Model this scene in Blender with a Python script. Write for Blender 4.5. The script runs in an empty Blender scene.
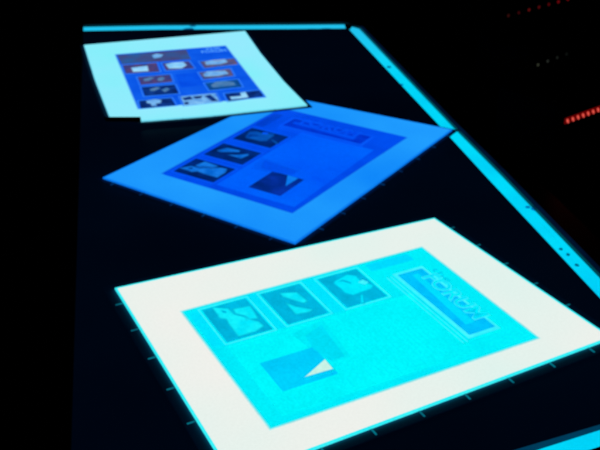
import bpy, bmesh, math, random
from mathutils import Vector, Matrix
random.seed(4)
scene = bpy.context.scene
COL = scene.collection

# ------------------------------------------------------------ camera, world, exposure
CAM_H = 0.5
cam_data = bpy.data.cameras.new('camera')
cam = bpy.data.objects.new('camera', cam_data)
COL.objects.link(cam)
cam_data.sensor_width = 36.0
cam_data.lens = 945.8806 / 600.0 * 36.0
cam_data.clip_start = 0.02
cam_data.clip_end = 200.0
cam.matrix_world = (Matrix.Translation((0, 0, CAM_H)) @
                    Matrix.Rotation(math.radians(90 - 27.911035), 4, 'X') @
                    Matrix.Rotation(math.radians(0.404903), 4, 'Z'))
cam_data.dof.use_dof = True
cam_data.dof.focus_distance = 0.36
cam_data.dof.aperture_fstop = 40.0
scene.camera = cam

world = bpy.data.worlds.new('World')
scene.world = world
world.use_nodes = True
bg = world.node_tree.nodes['Background']
bg.inputs['Color'].default_value = (0.1, 0.3, 1.0, 1)
bg.inputs['Strength'].default_value = 0.00012          # a dark room

scene.render.engine = 'CYCLES'
scene.view_settings.view_transform = 'Standard'
scene.view_settings.look = 'None'
scene.view_settings.exposure = 0.0
scene.view_settings.gamma = 1.0
scene.view_settings.use_curve_mapping = False

# ------------------------------------------------------------ materials
def lin(c):
    out = []
    for v in c:
        v = v / 255.0
        out.append(v / 12.92 if v <= 0.04045 else ((v + 0.055) / 1.055) ** 2.4)
    return tuple(out) + (1.0,)

MATS = {}
def lit(name, a, b=None, scale=30.0, rough=0.4, amount=1.0, base=(0.01, 0.01, 0.012, 1), grain=0.07):
    """backlit film: gives off light of colour a, mottled towards colour b"""
    if name in MATS: return MATS[name]
    m = bpy.data.materials.new(name); m.use_nodes = True
    nt = m.node_tree; p = nt.nodes['Principled BSDF']
    p.inputs['Base Color'].default_value = base
    p.inputs['Roughness'].default_value = rough
    p.inputs['Specular IOR Level'].default_value = 0.25
    p.inputs['Emission Strength'].default_value = amount
    if b is None:
        b = tuple(max(0, min(255, v * 0.965)) for v in a)
    tc = nt.nodes.new('ShaderNodeTexCoord')
    n = nt.nodes.new('ShaderNodeTexNoise'); n.inputs['Scale'].default_value = scale
    n.inputs['Detail'].default_value = 3.0
    r = nt.nodes.new('ShaderNodeValToRGB')
    r.color_ramp.elements[0].position = 0.32; r.color_ramp.elements[0].color = lin(a)
    r.color_ramp.elements[1].position = 0.68; r.color_ramp.elements[1].color = lin(b)
    nt.links.new(tc.outputs['Object'], n.inputs['Vector'])
    nt.links.new(n.outputs['Fac'], r.inputs['Fac'])
    g = nt.nodes.new('ShaderNodeTexNoise'); g.inputs['Scale'].default_value = 420.0; g.inputs['Detail'].default_value = 2.0
    gm = nt.nodes.new('ShaderNodeMapRange'); gm.inputs['To Min'].default_value = 1.0 - grain; gm.inputs['To Max'].default_value = 1.0 + grain
    gm.inputs['From Min'].default_value = 0.3; gm.inputs['From Max'].default_value = 0.7
    vm = nt.nodes.new('ShaderNodeVectorMath'); vm.operation = 'SCALE'
    nt.links.new(tc.outputs['Object'], g.inputs['Vector']); nt.links.new(g.outputs['Fac'], gm.inputs['Value'])
    nt.links.new(r.outputs['Color'], vm.inputs[0]); nt.links.new(gm.outputs[0], vm.inputs['Scale'])
    nt.links.new(vm.outputs['Vector'], p.inputs['Emission Color'])
    m['rgb'] = [float(v) for v in a]
    MATS[name] = m
    return m

def between(m1, m2, t=0.5):
    """printed half tone between two lit inks"""
    a, b = list(m1['rgb']), list(m2['rgb'])
    c = tuple(a[i] * (1 - t) + b[i] * t for i in range(3))
    return lit('half_tone_%d_%d_%d' % tuple(int(v) for v in c), c, None, 60)

def solid(name, col, rough=0.5, spec=0.3):
    if name in MATS: return MATS[name]
    m = bpy.data.materials.new(name); m.use_nodes = True
    nt = m.node_tree; p = nt.nodes['Principled BSDF']
    p.inputs['Roughness'].default_value = rough
    p.inputs['Specular IOR Level'].default_value = spec
    tc = nt.nodes.new('ShaderNodeTexCoord')
    n = nt.nodes.new('ShaderNodeTexNoise'); n.inputs['Scale'].default_value = 60
    mix = nt.nodes.new('ShaderNodeMix'); mix.data_type = 'RGBA'
    mix.inputs[6].default_value = (*[c * 0.8 for c in col], 1)
    mix.inputs[7].default_value = (*[c * 1.15 for c in col], 1)
    nt.links.new(tc.outputs['Object'], n.inputs['Vector'])
    nt.links.new(n.outputs['Fac'], mix.inputs[0])
    nt.links.new(mix.outputs[2], p.inputs['Base Color'])
    MATS[name] = m
    return m

# ------------------------------------------------------------ mesh helpers
def area(pts):
    return sum(pts[i][0] * pts[(i + 1) % len(pts)][1] - pts[(i + 1) % len(pts)][0] * pts[i][1] for i in range(len(pts))) / 2
def prism(bm, pts, z1, z0, mi=0, side=None):
    """solid plate with outline pts between heights z0 and z1"""
    if area(pts) < 0: pts = list(reversed(pts))
    lo = [bm.verts.new((x, y, z0)) for x, y in pts]
    hi = [bm.verts.new((x, y, z1)) for x, y in pts]
    f = bm.faces.new(hi); f.material_index = mi
    f = bm.faces.new(list(reversed(lo))); f.material_index = mi
    n = len(pts)
    for i in range(n):
        f = bm.faces.new((lo[i], lo[(i + 1) % n], hi[(i + 1) % n], hi[i]))
        f.material_index = mi if side is None else side
def offset(pts, d):
    """grow (d > 0) an outline outwards"""
    if area(pts) < 0: pts = list(reversed(pts))
    n = len(pts); out = []
    for i in range(n):
        p0, p1, p2 = Vector(pts[i - 1]), Vector(pts[i]), Vector(pts[(i + 1) % n])
        a = (p1 - p0).normalized(); b = (p2 - p1).normalized()
        na = Vector((a.y, -a.x)); nb = Vector((b.y, -b.x))
        m = (na + nb); m /= max(1e-6, m.length_squared) / 2
        if m.length > 3: m = m.normalized() * 3
        q = p1 + m * d
        out.append((q.x, q.y))
    return out
def ring(bm, pts, d0, d1, z1, z0, mi=0):
    """frame between the outline grown by d0 and the outline grown by d1"""
    A, B = offset(pts, d0), offset(pts, d1)
    n = len(A)
    for i in range(n):
        j = (i + 1) % n
        prism(bm, [A[i], A[j], B[j], B[i]], z1, z0, mi)
def link(name, bm, mats, parent=None, loc=None, smooth=False):
    bmesh.ops.triangulate(bm, faces=[f for f in bm.faces if len(f.verts) > 4])
    me = bpy.data.meshes.new(name); bm.to_mesh(me); bm.free()
    for m in (mats if isinstance(mats, (list, tuple)) else [mats]): me.materials.append(m)
    if smooth:
        for p in me.polygons: p.use_smooth = True
    o = bpy.data.objects.new(name, me); COL.objects.link(o)
    if loc is not None: o.location = loc
    if parent is not None: o.parent = parent
    return o
def plate(name, pts, z1, z0, mat, parent=None):
    bm = bmesh.new(); prism(bm, pts, z1, z0)
    return link(name, bm, mat, parent)
def thing(name, label, cat, loc=(0, 0, 0), rz=0, group=None):
    o = bpy.data.objects.new(name, None); COL.objects.link(o)
    o.empty_display_size = 0.02
    o.location = loc; o.rotation_euler = (0, 0, rz)
    tag(o, label, cat, group); return o
def tag(o, label, cat, group=None):
    o['label'] = label; o['category'] = cat
    if group: o['group'] = group
def cross(p, p2, q, q2):
    p, p2, q, q2 = map(Vector, (p, p2, q, q2))
    d, e = p2 - p, q2 - q
    t = ((q.x - p.x) * e.y - (q.y - p.y) * e.x) / (d.x * e.y - d.y * e.x)
    r = p + d * t
    return (r.x, r.y)
def lerp(a, b, t): return (a[0] + (b[0] - a[0]) * t, a[1] + (b[1] - a[1]) * t)

# measured plan data, metres on the table plane
RAIL_IN = [(0.0867, 1.726), (0.195, 1.249), (0.2348, 1.0671), (0.2934, 0.809)]
RAIL_OUT = [(0.1072, 1.7265), (0.2153, 1.2381), (0.2518, 1.0851), (0.3079, 0.8325)]
BACK = [(-0.3992, 1.6965), (-0.405, 1.7249), (-0.2646, 1.7383), (-0.0215, 1.7484), (0.0822, 1.7537), (0.0838, 1.7246), (-0.0211, 1.7187), (-0.2607, 1.7089)]
FRONT_UP = [(0.1856, 0.5712), (0.2424, 0.5959)]
FRONT_LOW = [(0.2294, 0.5717), (0.2365, 0.5747)]
FRONT_DIM = [(0.1717, 0.5722), (0.2441, 0.6021)]
MASK_LEFT = [(-0.4109, 1.7039), (-0.1781, 0.5697)]
SPOTS = [(-0.2079, 1.7154), (-0.2026, 1.7352), (0.0197, 1.7191), (0.0457, 1.7217), (0.2824, 0.8927), (0.2871, 0.8808), (0.291, 0.8586), (0.1452, 1.5038),
 (0.1588, 1.4183), (0.2738, 0.988), (0.2678, 0.9931), (0.1467, 0.5813)]
LEDS1 = [(0.3358, 1.116), (0.3438, 1.1225), (0.3519, 1.129), (0.36, 1.1356), (0.3683, 1.1423), (0.3766, 1.149), (0.3849, 1.1558), (0.3934, 1.1626)]
LEDS2 = [(0.3545, 1.6042), (0.3749, 1.6206), (0.3973, 1.6387), (0.4202, 1.6611), (0.4412, 1.6772), (0.4627, 1.6984)]
LEDS3 = [(0.3471, 1.3388), (0.3653, 1.3574), (0.3841, 1.3711), (0.4017, 1.391)]
FRAME1 = {'angle': 0.2625,
 'origin': [-0.2694, 1.2504, 0.0065],
 'outline': [(0.0, 0.0), (-0.009, 0.1712), (-0.0145, 0.3573), (0.1269, 0.3654), (0.2735, 0.3743), (0.2718, 0.2393), (0.2757, 0.0901), (0.2837, -0.0171),
             (0.1386, -0.024), (0.0412, -0.0212), (0.0409, -0.0109)]}
FRAME2 = {'angle': -0.5516, 'origin': [-0.2439, 1.06, 0.003], 'outline': [(0.0, 0.0), (0.0196, 0.3645), (0.3005, 0.3787), (0.289, -0.0142)]}
FRAME3 = {'angle': -1.0799, 'origin': [-0.1836, 0.8016, 0.003], 'outline': [(0.0, 0.0), (0.0212, 0.3707), (0.2928, 0.3779), (0.3, -0.0072)]}
PRINT1 = [(0.0433, 0.0269), (0.0342, 0.2889), (0.2212, 0.2939), (0.2312, 0.0292)]
PRINT2 = [(0.0551, 0.0488), (0.0564, 0.3185), (0.2594, 0.3173), (0.248, 0.0447)]
PRINT3 = [(0.0717, 0.0438), (0.0725, 0.3177), (0.2616, 0.316), (0.2614, 0.0435)]
PAGE = {'A': [(0.0784, 0.0606), (0.0804, 0.1071), (0.1375, 0.1049), (0.1387, 0.0598)],
 'A1': [(0.08, 0.0713), (0.0882, 0.0834), (0.1003, 0.0842), (0.1084, 0.0909), (0.1153, 0.0908), (0.1294, 0.0893), (0.129, 0.092), (0.1152, 0.0944),
        (0.1215, 0.0993), (0.1297, 0.1005), (0.1341, 0.0912), (0.1342, 0.0739), (0.114, 0.0739), (0.1035, 0.0755), (0.0989, 0.0703), (0.0918, 0.0714)],
 'A2': [(0.0913, 0.0879), (0.0941, 0.1039), (0.1154, 0.1014), (0.1127, 0.0947), (0.1059, 0.0933), (0.0987, 0.087)],
 'A3': [(0.0879, 0.0767), (0.0912, 0.08), (0.0947, 0.0793), (0.0922, 0.076)],
 'B': [(0.0788, 0.1233), (0.0816, 0.1667), (0.138, 0.165), (0.1377, 0.1214)],
 'B1': [(0.0869, 0.1411), (0.0924, 0.1551), (0.1107, 0.157), (0.1121, 0.153), (0.0927, 0.1407)],
 'B2': [(0.1067, 0.138), (0.1147, 0.1421), (0.1264, 0.1536), (0.1281, 0.1502), (0.126, 0.1374)],
 'C': [(0.0837, 0.1868), (0.0844, 0.231), (0.1383, 0.2322), (0.1383, 0.1851)],
 'C1': [(0.0916, 0.1993), (0.0859, 0.2166), (0.0926, 0.2237), (0.1022, 0.2226), (0.108, 0.2254), (0.1161, 0.2298), (0.1202, 0.2241), (0.1207, 0.2115),
        (0.1219, 0.2031), (0.1151, 0.198), (0.1068, 0.1982), (0.106, 0.2048), (0.095, 0.1973)],
 'C2': [(0.1256, 0.2092), (0.1261, 0.2112), (0.139, 0.2046), (0.1378, 0.2023)],
 'D': [(0.1812, 0.0725), (0.1807, 0.1193), (0.2248, 0.127), (0.2254, 0.0723)],
 'D1': [(0.2023, 0.1259), (0.2174, 0.1254), (0.2164, 0.0987)],
 'E': [(0.1543, 0.1161), (0.1593, 0.147), (0.1963, 0.1427), (0.2112, 0.1261), (0.1804, 0.1187)],
 'G': [(0.0796, 0.246), (0.0784, 0.2914), (0.0906, 0.292), (0.0938, 0.2493)],
 'ban_in': [(0.1108, 0.2623), (0.1108, 0.2932), (0.2297, 0.2926), (0.2296, 0.264)],
 'ban_mid': [(0.1109, 0.2759), (0.1105, 0.2829), (0.2272, 0.2837), (0.2277, 0.2769)],
 'ban_out': [(0.1051, 0.258), (0.1059, 0.2957), (0.2354, 0.2941), (0.2334, 0.2606)],
 'smalltext': [(0.1136, 0.2987), (0.1102, 0.3039), (0.1373, 0.306), (0.1397, 0.3011)],
 'textbox': [(0.12, 0.29), (0.113, 0.3061), (0.2169, 0.302), (0.2196, 0.2856)]}
PICS = {'head': [(0.0354, 0.2844), (0.1525, 0.2866), (0.1523, 0.2344), (0.0392, 0.2345)],
 'head_b': [(0.0926, 0.2687), (0.1007, 0.2754), (0.1102, 0.2678), (0.1048, 0.2562), (0.094, 0.2529)],
 'mid': [(0.1155, 0.1623), (0.152, 0.1658), (0.1511, 0.1051), (0.1154, 0.0998)],
 'p1': [(0.0397, 0.2286), (0.0942, 0.2276), (0.0935, 0.1833), (0.0407, 0.1861)],
 'p10': [(0.1758, 0.0568), (0.229, 0.0588), (0.2298, 0.0338), (0.175, 0.024)],
 'p10_b': [(0.1804, 0.0409), (0.1975, 0.0403), (0.199, 0.0549), (0.207, 0.0566), (0.2065, 0.0322), (0.1807, 0.0299)],
 'p1_b': [(0.052, 0.2118), (0.0779, 0.2152), (0.0766, 0.1891), (0.0528, 0.191)],
 'p2': [(0.1038, 0.2236), (0.1466, 0.2231), (0.1498, 0.1871), (0.105, 0.1869)],
 'p2_b': [(0.1079, 0.216), (0.1194, 0.2215), (0.1259, 0.2133), (0.1372, 0.2204), (0.1403, 0.204), (0.1301, 0.1903), (0.1105, 0.1943)],
 'p3': [(0.0572, 0.1636), (0.1076, 0.1643), (0.107, 0.1302), (0.058, 0.1275)],
 'p3_b': [(0.0644, 0.1519), (0.0766, 0.1588), (0.0817, 0.1545), (0.0718, 0.1426), (0.065, 0.1421)],
 'p3_c': [(0.0859, 0.1489), (0.0942, 0.156), (0.0972, 0.1477), (0.0916, 0.137), (0.0862, 0.1383)],
 'p4': [(0.0578, 0.1152), (0.108, 0.1152), (0.1082, 0.0758), (0.0581, 0.0764)],
 'p4_b': [(0.0683, 0.1033), (0.0797, 0.1098), (0.085, 0.1049), (0.0754, 0.0945), (0.0689, 0.0947)],
 'p4_c': [(0.085, 0.0956), (0.0944, 0.104), (0.0981, 0.096), (0.0895, 0.0853)],
 'p5': [(0.0473, 0.0566), (0.0944, 0.0578), (0.0964, 0.0266), (0.0466, 0.0259)],
 'p5_b': [(0.0578, 0.0541), (0.0708, 0.0576), (0.0793, 0.0521), (0.0767, 0.0407), (0.0697, 0.0398), (0.0695, 0.0293), (0.063, 0.031), (0.0624, 0.0416),
          (0.0574, 0.0455)],
 'p6': [(0.1647, 0.2175), (0.2227, 0.2205), (0.2228, 0.1908), (0.1667, 0.1836)],
 'p6_b': [(0.1723, 0.2129), (0.1845, 0.2189), (0.1922, 0.208), (0.2067, 0.218), (0.2082, 0.2041), (0.1942, 0.196), (0.1724, 0.1978)],
 'p7': [(0.1542, 0.1628), (0.2056, 0.1697), (0.2048, 0.1354), (0.1558, 0.1294)],
 'p7_b': [(0.159, 0.1516), (0.168, 0.1645), (0.1958, 0.161), (0.1983, 0.1461), (0.181, 0.1396), (0.16, 0.1414)],
 'p8': [(0.1551, 0.1104), (0.2069, 0.1152), (0.2066, 0.082), (0.1567, 0.0781)],
 'p8_b': [(0.1617, 0.0985), (0.1719, 0.1118), (0.1748, 0.0992), (0.1864, 0.1122), (0.1983, 0.1053), (0.1993, 0.0908), (0.1636, 0.088)],
 'p9': [(0.1088, 0.0608), (0.1621, 0.0625), (0.1619, 0.0259), (0.1095, 0.0225)],
 'p9_b': [(0.1109, 0.0529), (0.1228, 0.0573), (0.1246, 0.0452), (0.1131, 0.043)],
 'p9_c': [(0.1273, 0.054), (0.1402, 0.056), (0.1373, 0.0464), (0.1298, 0.0461)],
 'p9_d': [(0.1448, 0.0534), (0.153, 0.0572), (0.1593, 0.0294), (0.1519, 0.0298)],
 'p9_e': [(0.1113, 0.0341), (0.1163, 0.035), (0.1154, 0.026), (0.1109, 0.0257)],
 'text': [(0.1726, 0.2558), (0.1735, 0.287), (0.2167, 0.293), (0.2174, 0.259)]}
TAPE1 = [(-0.008, 0.0051), (0.042, -0.0073), (0.041, -0.0231), (-0.0063, -0.0087)]

# ------------------------------------------------------------ the setting
black = solid('black_floor_paint', (0.004, 0.004, 0.005), 0.8, 0.1)
bm = bmesh.new()
prism(bm, [(-20, -20), (20, -20), (20, 20), (-20, 20)], -0.80, -0.86)
o = link('floor', bm, black); o['kind'] = 'structure'

# ------------------------------------------------------------ light table (plan measured in metres, z = 0 is its glass)
frame_m = solid('black_frame_paint', (0.02, 0.02, 0.022), 0.35, 0.4)
panel_m = lit('cyan_lit_acrylic', (0, 224, 255), (0, 202, 244), 9.0, 0.3, grain=.04)
nt = panel_m.node_tree
tc = nt.nodes.new('ShaderNodeTexCoord'); sx = nt.nodes.new('ShaderNodeSeparateXYZ'); mr = nt.nodes.new('ShaderNodeMapRange')
mr.inputs['From Min'].default_value = 1.45; mr.inputs['From Max'].default_value = 1.74
mx = nt.nodes.new('ShaderNodeMix'); mx.data_type = 'RGBA'; mx.inputs[7].default_value = lin((34, 194, 238))   # backlight falloff put into the colour, paler towards the far end
old = [n for n in nt.nodes if n.type == 'VECT_MATH'][0]
nt.links.new(tc.outputs['Object'], sx.inputs[0]); nt.links.new(sx.outputs['Y'], mr.inputs['Value']); nt.links.new(mr.outputs[0], mx.inputs[0])
nt.links.new(old.outputs['Vector'], mx.inputs[6]); nt.links.new(mx.outputs[2], nt.nodes['Principled BSDF'].inputs['Emission Color'])
tape_m = solid('black_tape', (0.012, 0.012, 0.014), 0.6, 0.2)

rin, rout = RAIL_IN, RAIL_OUT
back_out = [BACK[1], BACK[2], BACK[3], BACK[4]]
back_in = [BACK[0], BACK[7], BACK[6], BACK[5]]
fu, fl, fd = FRONT_UP, FRONT_LOW, FRONT_DIM
left_top, left_bot = MASK_LEFT
ro_end = cross(rout[2], rout[3], fl[0], fl[1])
lo_end = cross(left_top, left_bot, fl[0], fl[1])
table = thing('light_table', 'long black framed light table glowing cyan around its black centre', 'light table', (0, 0, -0.8))
T = table
def up(o, parent=T):
    o.location.z += 0.8
    return o
panel = back_out + [rout[0], rout[1], rout[2], rout[3], ro_end, lo_end]
up(plate('glass_panel', panel, -0.0005, -0.02, panel_m, T))
# raised black frame, four butted bars
def bar(name, line, outer, z1=0.004, z0=-0.05):
    up(plate(name, list(line) + list(reversed(outer)), z1, z0, frame_m, T))
right_line = [rout[0], rout[1], rout[2], rout[3], ro_end]
def shift(l, dx, dy): return [(x + dx, y + dy) for x, y in l]
bar('frame_bar', right_line, shift(right_line, 0.034, 0.008))
bar('frame_bar', [back_out[0], back_out[1], back_out[2], back_out[3], rout[0]],
    shift([back_out[0], back_out[1], back_out[2], back_out[3], rout[0]], 0.0, 0.035))
bar('frame_bar', [back_out[0], lo_end], shift([back_out[0], lo_end], -0.035, -0.008))
bar('frame_bar', [lo_end, ro_end], shift([lo_end, ro_end], 0.01, -0.035), 0.001)
body = [back_out[0], back_out[3], rout[0], ro_end, lo_end]
up(plate('light_box', offset(body, -0.002), -0.021, -0.13, frame_m, T))
for px, py in [lerp(back_out[0], lo_end, .06), lerp(rout[0], ro_end, .06), lerp(back_out[0], lo_end, .94), lerp(rout[0], ro_end, .94)]:
    cx, cy = lerp((px, py), (0, 1.15), .12)
    up(plate('leg', [(cx - .03, cy - .03), (cx + .03, cy - .03), (cx + .03, cy + .03), (cx - .03, cy + .03)], -0.131, -0.8, frame_m, T))
# rail light on the frame's right inner edge, painted as a dim blue strip
dim_m = lit('dim_blue_diffuser', (0, 24, 52), (0, 14, 36), 25.0, 0.4)
# a narrow strip standing on the frame's inner shoulder
seg = right_line
up(plate('glass_edge', [(x + .0005, y) for x, y in seg] + [(x + .0062, y + .0012) for x, y in reversed(seg)], 0.0044, 0.0041, dim_m, T))

# black masking film lying on the glass
mask_m = lit('dense_black_film', (0, 6, 19), (0, 2, 11), 2.2, 0.3, 1.0, (0.02, 0.035, 0.07, 1))
ri_end = cross(rin[2], rin[3], fd[0], fd[1])
li_end = cross(left_top, left_bot, fd[0], fd[1])
mask = [left_top] + back_in + [rin[0], rin[1], rin[2], rin[3], ri_end, li_end]
o = plate('masking_film', mask, 0.0004, -0.0004, mask_m)
tag(o, 'large dense black film sheet covering the middle of the light table', 'film sheet')
# thin dim overhang of the film at the front rail
a0, a1 = fd; b0, b1 = fu
u0 = cross(left_top, left_bot, b0, b1); u1 = cross(rin[2], rin[3], b0, b1)
bm = bmesh.new(); prism(bm, [li_end, ri_end, u1, u0], 0.0002, -0.0004)
link('film_edge', bm, lit('thin_film_edge', (0, 62, 92), (0, 48, 80), 20.0), o)
# tape at the back right corner and blemishes stuck to the lit strips
c = BACK[4]; c2 = BACK[5]
up(plate('corner_tape', [(c[0] - .001, c[1] + .002), (c[0] + .016, c[1] + .001), (rin[0][0] + .004, rin[0][1] - .004), (c2[0] - .001, c2[1] - .003)], 0.0012, -0.0004, tape_m, T))
speck_m = lit('blue_smudge', (0, 120, 190), (0, 95, 165), 200.0)
dark_m = lit('dark_speck', (0, 90, 135), (0, 60, 110), 200.0)
def speck(x, y, rx, ry, rot, mat, name='speck'):
    bm = bmesh.new()
    pts = []
    for k in range(12):
        a = k * math.tau / 12
        r = 1 + random.uniform(-.15, .15)
        u, v = rx * r * math.cos(a), ry * r * math.sin(a)
        pts.append((x + u * math.cos(rot) - v * math.sin(rot), y + u * math.sin(rot) + v * math.cos(rot)))
    prism(bm, pts, 0.0002, -0.0004)
    up(link(name, bm, mat, T))
S = SPOTS
speck(*S[0], .010, .007, .2, dark_m); speck(*S[1], .006, .003, .2, dark_m)
speck(*S[2], .014, .0035, .05, dark_m); speck(*S[3], .011, .004, .05, dark_m)
for k in (4, 5, 6): speck(*S[k], .0021, .0024, 0, dark_m, 'screw_head')
speck(*S[7], .004, .004, .6, dark_m); speck(*S[8], .003, .003, .6, speck_m)
speck(*S[9], .0034, .004, .6, speck_m); speck(*S[10], .003, .003, .6, speck_m)

# ------------------------------------------------------------ backlit prints
def tick_strip(bm_pos, direction, mat, parent, length=0.0080, width=0.0018):
    x, y = bm_pos; dx, dy = direction
    n = (-dy, dx); w = width / 2
    pts = [(x + n[0] * w, y + n[1] * w), (x - n[0] * w, y - n[1] * w),
           (x + dx * length - n[0] * w * .8, y + dy * length - n[1] * w * .8), (x + dx * length + n[0] * w * .8, y + dy * length + n[1] * w * .8)]
    bm = bmesh.new(); prism(bm, pts, -0.0017, -0.0021)
    return link('edge_mark', bm, mat, parent)

def make_sheet(name, label, D, glow, rim, margin_m, tick_m, ticks, rim_w=0.0014, margin=0.0065):
    loc = Vector(D['origin'])
    base = 0.0030                                   # thickness of the sheet
    root = thing(name, label, 'print', (loc.x, loc.y, loc.z - base + .0006), D['angle'], 'backlit prints lying on the light table')
    zt = base - .0006                               # top face in root space
    pts = D['outline']
    bm = bmesh.new(); prism(bm, offset(pts, margin), 0.0005, 0.0001)
    link('dark_margin', bm, margin_m, root)
    bm = bmesh.new(); prism(bm, pts, zt, 0.0006, 0, 1)
    link('border', bm, [glow, rim], root)
    if rim_w > 0:
        bm = bmesh.new(); ring(bm, pts, -rim_w, 0.0002, zt + .0002, 0.0008)
        link('rim', bm, rim, root)
    for (p, d) in ticks:
        t = tick_strip(p, d, tick_m, root); t.location.z = 0.0028
    return root, zt

def rect(u0, v0, u1, v1): return [(u0, v0), (u1, v0), (u1, v1), (u0, v1)]

def evenly(pts, i, step, start, d, inset=0.0):
    """positions spaced by step along side i of the outline"""
    a, b = Vector(pts[i]), Vector(pts[(i + 1) % 4]); L = (b - a).length
    out = []; s = start
    while s < L - .004:
        q = a + (b - a) * (s / L); out.append(((q.x, q.y), d)); s += step
    return out

def picture(root, pts, shapes, mats, z, frame=0.0010, parent=None, outline=True, fr_off=0.0022, soft=0.0013):
    """picture > quad with its printed shapes (mats: ground, shape, line)"""
    bm = bmesh.new()
    prism(bm, pts, z + .0003, z)
    for k, s in enumerate(shapes):
        if isinstance(s, tuple) and isinstance(s[0], int): mi, s = s
        else: mi = 1
        if mi == 1:
            prism(bm, offset(s, soft), z + .00037 + .00002 * k, z + .0002, 3)
            prism(bm, offset(s, soft * .35), z + .00047 + .00002 * k, z + .0002, 4)
            s = offset(s, -soft * .35)
        prism(bm, s, z + .00057 + .00003 * k, z + .0002, mi)
    if outline: ring(bm, pts, fr_off, fr_off + frame, z + .0003, z, 2)
    mats = list(mats) + [between(mats[0], mats[1], .33), between(mats[0], mats[1], .66)]
    return link('picture', bm, mats, parent or root)

def lettering(text, mats, parent, u, v, width, height, z, outline=0.0008, name='lettering', shear=0.0):
    objs = []
    for k, (m, off) in enumerate(((mats[1], outline), (mats[0], 0.0))):
        if m is None: continue
        cu = bpy.data.curves.new('t', 'FONT'); cu.body = text; cu.size = 1; cu.offset = off / width * 2.4; cu.resolution_u = 3
        cu.shear = shear; cu.extrude = 0.01
        ob = bpy.data.objects.new('t', cu); COL.objects.link(ob)
        me = bpy.data.meshes.new_from_object(ob, depsgraph=bpy.context.evaluated_depsgraph_get())
        bpy.data.objects.remove(ob)
        xs = [q.co.x for q in me.vertices]; ys = [q.co.y for q in me.vertices]
        x0, x1, y0, y1 = min(xs), max(xs), min(ys), max(ys)
        grow = off
        for q in me.vertices:
            q.co.x = u - grow + (q.co.x - x0) / (x1 - x0) * (width + 2 * grow)
            q.co.y = v - grow + (q.co.y - y0) / (y1 - y0) * (height + 2 * grow)
            q.co.z = z + .0001 * k + (.0001 if q.co.z > 0 else 0)
        me.materials.clear(); me.materials.append(m)
        o2 = bpy.data.objects.new(name if k else name + '_outline', me); COL.objects.link(o2); o2.parent = parent
        objs.append(o2)
    return objs

def halo_rings(root, quad, zt, m1, m2):
    """soft printed edge where the page ink fades into the border"""
    for k, (a, b, t) in enumerate(((.0026, .0017, .18), (.0017, .0009, .42), (.0009, .0, .70))):
        bm = bmesh.new(); ring(bm, quad, b, a, zt + .0003, zt + .0001)
        link('ink_edge', bm, between(m1, m2, t), root)

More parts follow.
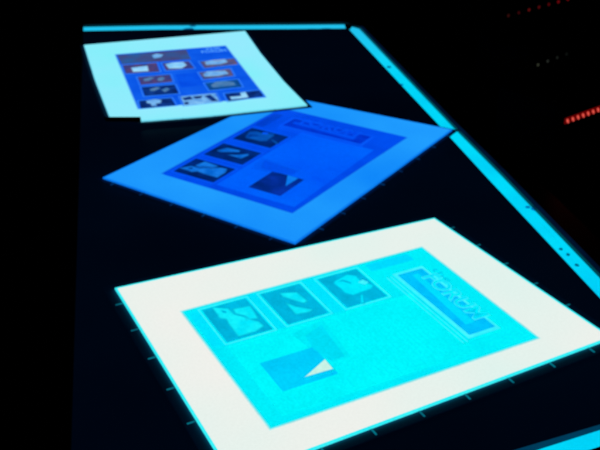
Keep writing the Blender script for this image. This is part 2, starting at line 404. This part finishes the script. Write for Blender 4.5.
def page(root, zt, quad, du, C):
    """the page with a column of pictures, shared by the near and the middle print"""
    sh = lambda pts: [(x + du * (1 - (x - .07) / .19 * .35), y) for x, y in pts]
    bm = bmesh.new(); prism(bm, quad, zt + .0004, zt + .0001)
    pp = link('print_panel', bm, C['base'], root)
    halo_rings(root, quad, zt, C['glow'], C['base'])
    z = zt + .0005
    q = lambda pts, m, nm, dz=0.0: link(nm, (lambda b: (prism(b, sh(pts), z + .0002 + dz, z - .0001 + dz), b)[1])(bmesh.new()), m, pp)
    q(rect(.1445, .058, .2530, .2550), C['inner'], 'text_block')
    q(rect(.0745, .1075, .1400, .1205), C['col'], 'column_gap'); q(rect(.0745, .1680, .1400, .1850), C['col'], 'column_gap')
    q(rect(.0745, .0465, .1400, .0580), C['col'], 'column_gap')
    q(rect(.0765, .2440, .0905, .2960), C['col2'], 'corner_band')
    # soft cloudy patch between the pictures
    q([(.1530, .118), (.1460, .1550), (.2080, .1490), (.2080, .129), (.180, .122)], between(C['inner'], C['patch'], .4), 'cloud_patch', .0003)
    q([(.1620, .128), (.1530, .1500), (.2060, .1440), (.2060, .130), (.185, .124)], between(C['inner'], C['patch'], .9), 'cloud_patch', .0005)
    zp = z + .0004
    P = PAGE
    A = rect(.0788, .0603, .1382, .1063); B = rect(.0790, .1225, .1380, .1658); Cc = rect(.0800, .1862, .1384, .2315)
    Dd = rect(.1808, .0725, .2252, .1262)
    pm = [C['pic'], C['shape'], C['line']]
    picture(root, sh(A), [sh(P['A1']), sh(P['A2']), (0, sh(P['A3']))], pm, zp, parent=pp)
    picture(root, sh(B), [sh(P['B1']), (1, sh(P['B2']))], [C['pic'], C['shape'], C['line']], zp, parent=pp)
    picture(root, sh(Cc), [sh(P['C1']), sh(P['C2']), (0, sh([(.0935, .2015), (.0925, .2080), (.1010, .2130), (.1030, .2115), (.0950, .2065)])), (2, sh([(.1040, .2190), (.1015, .2260), (.1085, .2285), (.1110, .2230)]))], [C['pic'], C['shape2'], C['line']], zp, parent=pp)
    picture(root, sh(Dd), [sh(P['D1'])], [C['pic2'], C['bright'], C['line2']], zp, parent=pp, outline=False, soft=.0006)
    # banner with lettering that rises over its upper edge
    bm = bmesh.new()
    prism(bm, sh(rect(.1058, .2590, .2342, .2955)), zp, zp - .0003, 1)
    prism(bm, sh(rect(.1100, .2628, .2300, .2925)), zp + .0003, zp - .0001, 0)
    prism(bm, sh([(.1170, .2760), (.1170, .2830), (.2150, .2800), (.2150, .2700)]), zp + .00045, zp, 2)
    bn = link('banner', bm, [C['ban'], C['line'], C['ban2']], pp)
    s0 = sh([(.126, .2785), (.212, .2785)])
    lettering(C['title'], (C['letter'], C['line']), pp, s0[0][0], .2825, s0[1][0] - s0[0][0], .0165, zp + .0005, .0013)
    lettering(C['title'], (C['letter'], C['letter_edge']), pp, s0[0][0], .2825, s0[1][0] - s0[0][0], .0165, zp + .0008, .0004)
    s1 = sh([(.116, 0), (.145, 0)])
    lettering('the', (C['letter_edge'], None), pp, s1[0][0], .2995, s1[1][0] - s1[0][0], .0075, zp + .0002)
    # rules under the banner and faint lines of body text
    for v in (.2545, .2500):
        q(rect(.1090, v, .2380, v + .0008), C['line'], 'rule', .0004)
    v = .2380; k = 0
    while v > .066:
        a = .150 + (.004 if k % 7 == 0 else 0); b = .2490 - random.choice((0, .002, .006, .020))
        if v < .132: a = .232
        elif v < .158: a = .205
        if b > a + .006: q(rect(a, v, b, v + .0012), C['text'], 'text_line', .0002)
        v -= .0052; k += 1
    return pp

near_C = dict(title='FORUM', glow=lit('near_white_border', (243, 240, 235), (218, 243, 237), 3.2, grain=.02),
    base=lit('near_page', (0, 230, 248), (0, 242, 252), 14), inner=lit('near_page_text_area', (0, 250, 255), (0, 240, 250), 22),
    col=lit('near_page_column', (0, 226, 255), (0, 232, 255), 30), col2=lit('near_page_band', (0, 214, 255), (0, 222, 255), 30),
    patch=lit('near_page_cloud', (0, 224, 250), (0, 236, 255), 60),
    pic=lit('near_picture_ground', (0, 170, 210), (0, 188, 230), 60), shape=lit('near_picture_shape', (20, 244, 255), (0, 226, 250), 80), glint=lit('near_picture_glint', (110, 252, 255), (70, 248, 255), 80),
    shape2=lit('near_picture_shape_soft', (0, 226, 255), (0, 240, 255), 50), pic2=lit('near_picture_ground_light', (0, 200, 248), (0, 212, 255), 40),
    bright=lit('near_picture_triangle', (205, 245, 232), (190, 240, 228), 60), line=lit('near_light_line', (70, 246, 255), (50, 240, 255), 40),
    line2=lit('near_soft_line', (0, 235, 255)), ban=lit('near_banner', (0, 186, 250), (0, 200, 255), 60), ban2=lit('near_banner_streak', (0, 226, 255), (0, 218, 255), 90),
    letter=lit('near_letter', (0, 240, 255), (0, 228, 255), 90), letter_edge=lit('near_letter_edge', (0, 196, 232), (0, 205, 240), 90), text=lit('near_body_text', (0, 240, 252), (0, 244, 255), 90))
mid_C = dict(title='FORUM', glow=lit('middle_blue_border', (34, 160, 255), (12, 132, 250), 4.0, grain=.04),
    base=lit('middle_page', (0, 66, 222), (0, 80, 242), 14), inner=lit('middle_page_text_area', (0, 100, 255), (0, 84, 246), 10),
    col=lit('middle_page_column', (0, 72, 232), (0, 80, 240), 30), col2=lit('middle_page_band', (0, 58, 200), (0, 66, 216), 30),
    patch=lit('middle_page_cloud', (0, 78, 238), (0, 88, 248), 40),
    pic=lit('middle_picture_ground', (0, 30, 92), (0, 44, 128), 60), shape=lit('middle_picture_shape', (24, 126, 236), (0, 92, 200), 90), glint=lit('middle_picture_glint', (40, 140, 236), (20, 120, 220), 80),
    shape2=lit('middle_picture_shape_soft', (10, 92, 190), (0, 66, 170), 70), pic2=lit('middle_picture_ground_light', (0, 36, 118), (6, 50, 168), 40),
    bright=lit('middle_picture_triangle', (12, 130, 246), (10, 116, 236), 60), line=lit('middle_light_line', (6, 90, 250), (4, 84, 246), 40),
    line2=lit('middle_dark_line', (0, 50, 190), (0, 58, 200), 60), ban=lit('middle_banner', (0, 48, 200), (0, 58, 216), 60), ban2=lit('middle_banner_streak', (0, 80, 242), (0, 74, 236), 90),
    letter=lit('middle_letter', (0, 84, 246), (0, 76, 238), 90), letter_edge=lit('middle_letter_edge', (0, 58, 214), (0, 66, 226), 90), text=lit('middle_body_text', (0, 92, 250), (0, 96, 254), 90))

margin_m = lit('black_film_margin', (0, 6, 20), (0, 4, 15), 20.0, 0.6, 1.0, (0.03, 0.10, 0.22, 1))
# near print
o3 = FRAME3['outline']
tk = []
tk += evenly(o3, 1, .0456, .0265, (0, 1))
tk += evenly(o3, 2, .0468, .0290, (1, 0))
tk += evenly(o3, 3, .0490, .0270, (0, -1))
near_rim = lit('near_cyan_rim', (60, 245, 250), (40, 238, 248), 30)
r3, zt = make_sheet('backlit_print', 'nearest and brightest print, white border round a cyan page with pictures and banner', FRAME3,
    lit('near_white_border', (243, 240, 235), (218, 243, 237), 3.2, grain=.02), near_rim, margin_m, lit('near_edge_mark', (0, 128, 146), (10, 84, 104), 90), tk, 0.0018, 0.0105)
page(r3, zt, PRINT3, 0.0, near_C)
# middle print
o2 = FRAME2['outline']
tk = evenly(o2, 1, .0456, .0300, (0, 1)) + evenly(o2, 2, .0468, .0200, (1, 0)) + evenly(o2, 3, .0480, .0290, (0, -1))
r2, zt = make_sheet('backlit_print', 'blue print in the middle with its right corner over the cyan edge strip', FRAME2,
    lit('middle_blue_border', (34, 160, 255), (12, 132, 250), 4.0, grain=.04), lit('middle_blue_rim', (10, 128, 246), (8, 116, 236), 30), margin_m,
    lit('middle_edge_mark', (0, 60, 118), (0, 40, 90), 90), tk)
page(r2, zt, PRINT2, -0.0158, mid_C)

# far print
o1 = FRAME1['outline']
tk = [((0.2725, .325), (1, 0)), ((0.2712, .280), (1, 0)), ((.2712, .235), (1, 0)), ((.273, .190), (1, 0)), ((.274, .145), (1, 0)),
      ((.105, .3645), (0, 1)), ((.150, .3672), (0, 1)), ((.195, .3700), (0, 1)), ((.24, .3725), (0, 1)), ((.235, -.0192), (0, -1)), ((.19, -.0215), (0, -1)), ((.145, -.024), (0, -1)), ((.1, -.0228), (0, -1))]
r1, zt = make_sheet('backlit_print', 'farthest print with pale cyan border and a grid of small reddish and dark pictures', FRAME1,
    lit('far_pale_border', (150, 234, 254), (130, 240, 250), 5.0, grain=.03), lit('far_pale_rim', (120, 225, 245), (110, 218, 240), 30), margin_m,
    lit('far_edge_mark', (0, 44, 84), (0, 26, 60), 90), tk, 0.0008)
bm = bmesh.new(); prism(bm, PRINT1, zt + .0004, zt + .0001)
pp = link('print_panel', bm, lit('far_page', (16, 96, 238), (8, 82, 226), 22), r1)
halo_rings(r1, PRINT1, zt, MATS['far_pale_border'], MATS['far_page'])
z = zt + .0005
Q = PICS
navy = lit('far_picture_navy', (8, 34, 96), (16, 60, 142), 80); red = lit('far_picture_red', (90, 66, 112), (36, 62, 132), 110)
teal = lit('far_picture_teal', (14, 84, 158), (14, 50, 108), 80); brown = lit('far_picture_brown', (106, 88, 116), (46, 76, 140), 90)
grey = lit('far_picture_grey', (40, 92, 158), (72, 66, 116), 26); pale = lit('far_picture_shape', (132, 196, 246), (84, 150, 226), 90)
white = lit('far_picture_white', (160, 222, 255), (124, 196, 248), 60); soft = lit('far_picture_soft', (56, 118, 176), (92, 130, 176), 90)
line = lit('far_light_line', (58, 140, 250), (48, 128, 248), 30); deep = lit('far_page_deep', (4, 74, 226), (8, 86, 236), 40)
lighter = lit('far_page_lettering', (100, 176, 255), (84, 160, 255), 60); half = lit('far_page_lettering_edge', (44, 126, 248), (36, 116, 244), 60)
bm = bmesh.new(); prism(bm, Q['mid'], z + .0002, z - .0001); link('centre_block', bm, deep, pp)
def rr(pts, mats, shapes, **k): picture(r1, pts, shapes, mats, z, parent=pp, fr_off=0.0018, frame=0.0012, **k)
rr(Q['head'], [grey, pale, line], [Q['head_b']], outline=False)
rr(Q['p1'], [red, white, line], [Q['p1_b']]); rr(Q['p2'], [red, white, line], [Q['p2_b']])
rr(Q['p3'], [red, soft, line], [Q['p3_b'], Q['p3_c']]); rr(Q['p4'], [navy, soft, line], [Q['p4_b'], Q['p4_c']])
rr(Q['p5'], [navy, pale, line], [Q['p5_b']]); rr(Q['p6'], [brown, pale, line], [Q['p6_b']])
rr(Q['p7'], [brown, pale, line], [Q['p7_b']]); rr(Q['p8'], [teal, soft, line], [Q['p8_b']])
rr(Q['p9'], [pale, navy, line], [Q['p9_b'], Q['p9_c'], Q['p9_d'], Q['p9_e']]); rr(Q['p10'], [navy, white, line], [Q['p10_b']])
lettering('THE', (lighter, half), pp, .184, .2775, .026, .0095, z + .0002)
lettering('FORUM', (lighter, half), pp, .176, .2620, .042, .0120, z + .0002)
bm = bmesh.new(); prism(bm, TAPE1, zt + .0005, zt - .0012); link('tape', bm, tape_m, r1)

# ------------------------------------------------------------ dark equipment with indicator lamps, right of the table
case_m = solid('black_case', (0.0015, 0.0015, 0.002), 0.9, 0.0)
bench = thing('side_bench', 'unlit black bench in the dark right of the light table', 'bench', (0.62, 1.45, -0.8))
bm = bmesh.new(); prism(bm, [(-.30, -.20), (-.06, -.60), (.60, -.60), (.60, .60), (-.42, .60)], 0.74, 0.70); link('bench_top', bm, case_m, bench)
for x, y in ((-.12, -.42), (.54, -.54), (-.34, .54), (.54, .54)):
    bm = bmesh.new(); prism(bm, rect(x - .025, y - .025, x + .025, y + .025), 0.70, 0.0); link('leg', bm, case_m, bench)

def unit(label, leds, cols, r, h, extra):
    a, b = Vector(leds[0]), Vector(leds[-1]); d = (b - a).normalized(); ang = math.atan2(d.y, d.x)
    L = (b - a).length + extra
    lens = lit('lit_red_lens', (110, 2, 4), (84, 1, 2), 90, 0.9) if h > .0038 else case_m  # red glow round the lamps painted on the strip; other units stay plain
    root = thing('indicator_unit', label, 'electronic unit', (a.x, a.y, -0.06), ang, 'dark units with rows of indicator lamps')
    bm = bmesh.new(); prism(bm, rect(-.018, .002, L + .03, .10), .145, 0.0)
    bmesh.ops.bevel(bm, geom=bm.edges[:], offset=.003, segments=2, affect='EDGES')
    link('case', bm, case_m, root)
    bm = bmesh.new(); prism(bm, rect(-.003, .0, L + .012, .0035), .1235, .1165); link('lamp_strip', bm, lens, root)
    me = None
    pitch = (b - a).length / (len(leds) - 1)
    n = len(leds) + int(extra / pitch)
    for k in range(n):
        c = cols[min(k, len(cols) - 1)]
        m = lit('lamp_%d_%d_%d' % c, c, tuple(v * .8 for v in c), 300)
        bm = bmesh.new(); bmesh.ops.create_uvsphere(bm, u_segments=12, v_segments=8, radius=1.0)
        bmesh.ops.scale(bm, vec=(r, r * .6, h), verts=bm.verts)
        bmesh.ops.rotate(bm, cent=(0, 0, 0), matrix=Matrix.Rotation(math.radians(-34), 3, 'Y'), verts=bm.verts)
        o = link('indicator_lamp', bm, m, root, (k * pitch, -.001, .12), True)
unit('dark unit near the right edge with a bright red row of small lamps', LEDS1, [(255, 92, 78)], .0017, .0040, .045)
unit('dark unit at the upper right with a faint widely spaced red lamp row', LEDS2, [(58, 16, 14), (62, 8, 12), (104, 18, 18), (92, 12, 16), (92, 6, 12), (130, 8, 18)], .0026, .0026, .08)
unit('dark unit between the two red rows with four nearly unlit grey lamps', LEDS3, [(56, 60, 48), (42, 46, 42), (30, 34, 31), (18, 22, 20)], .0022, .0022, .0)
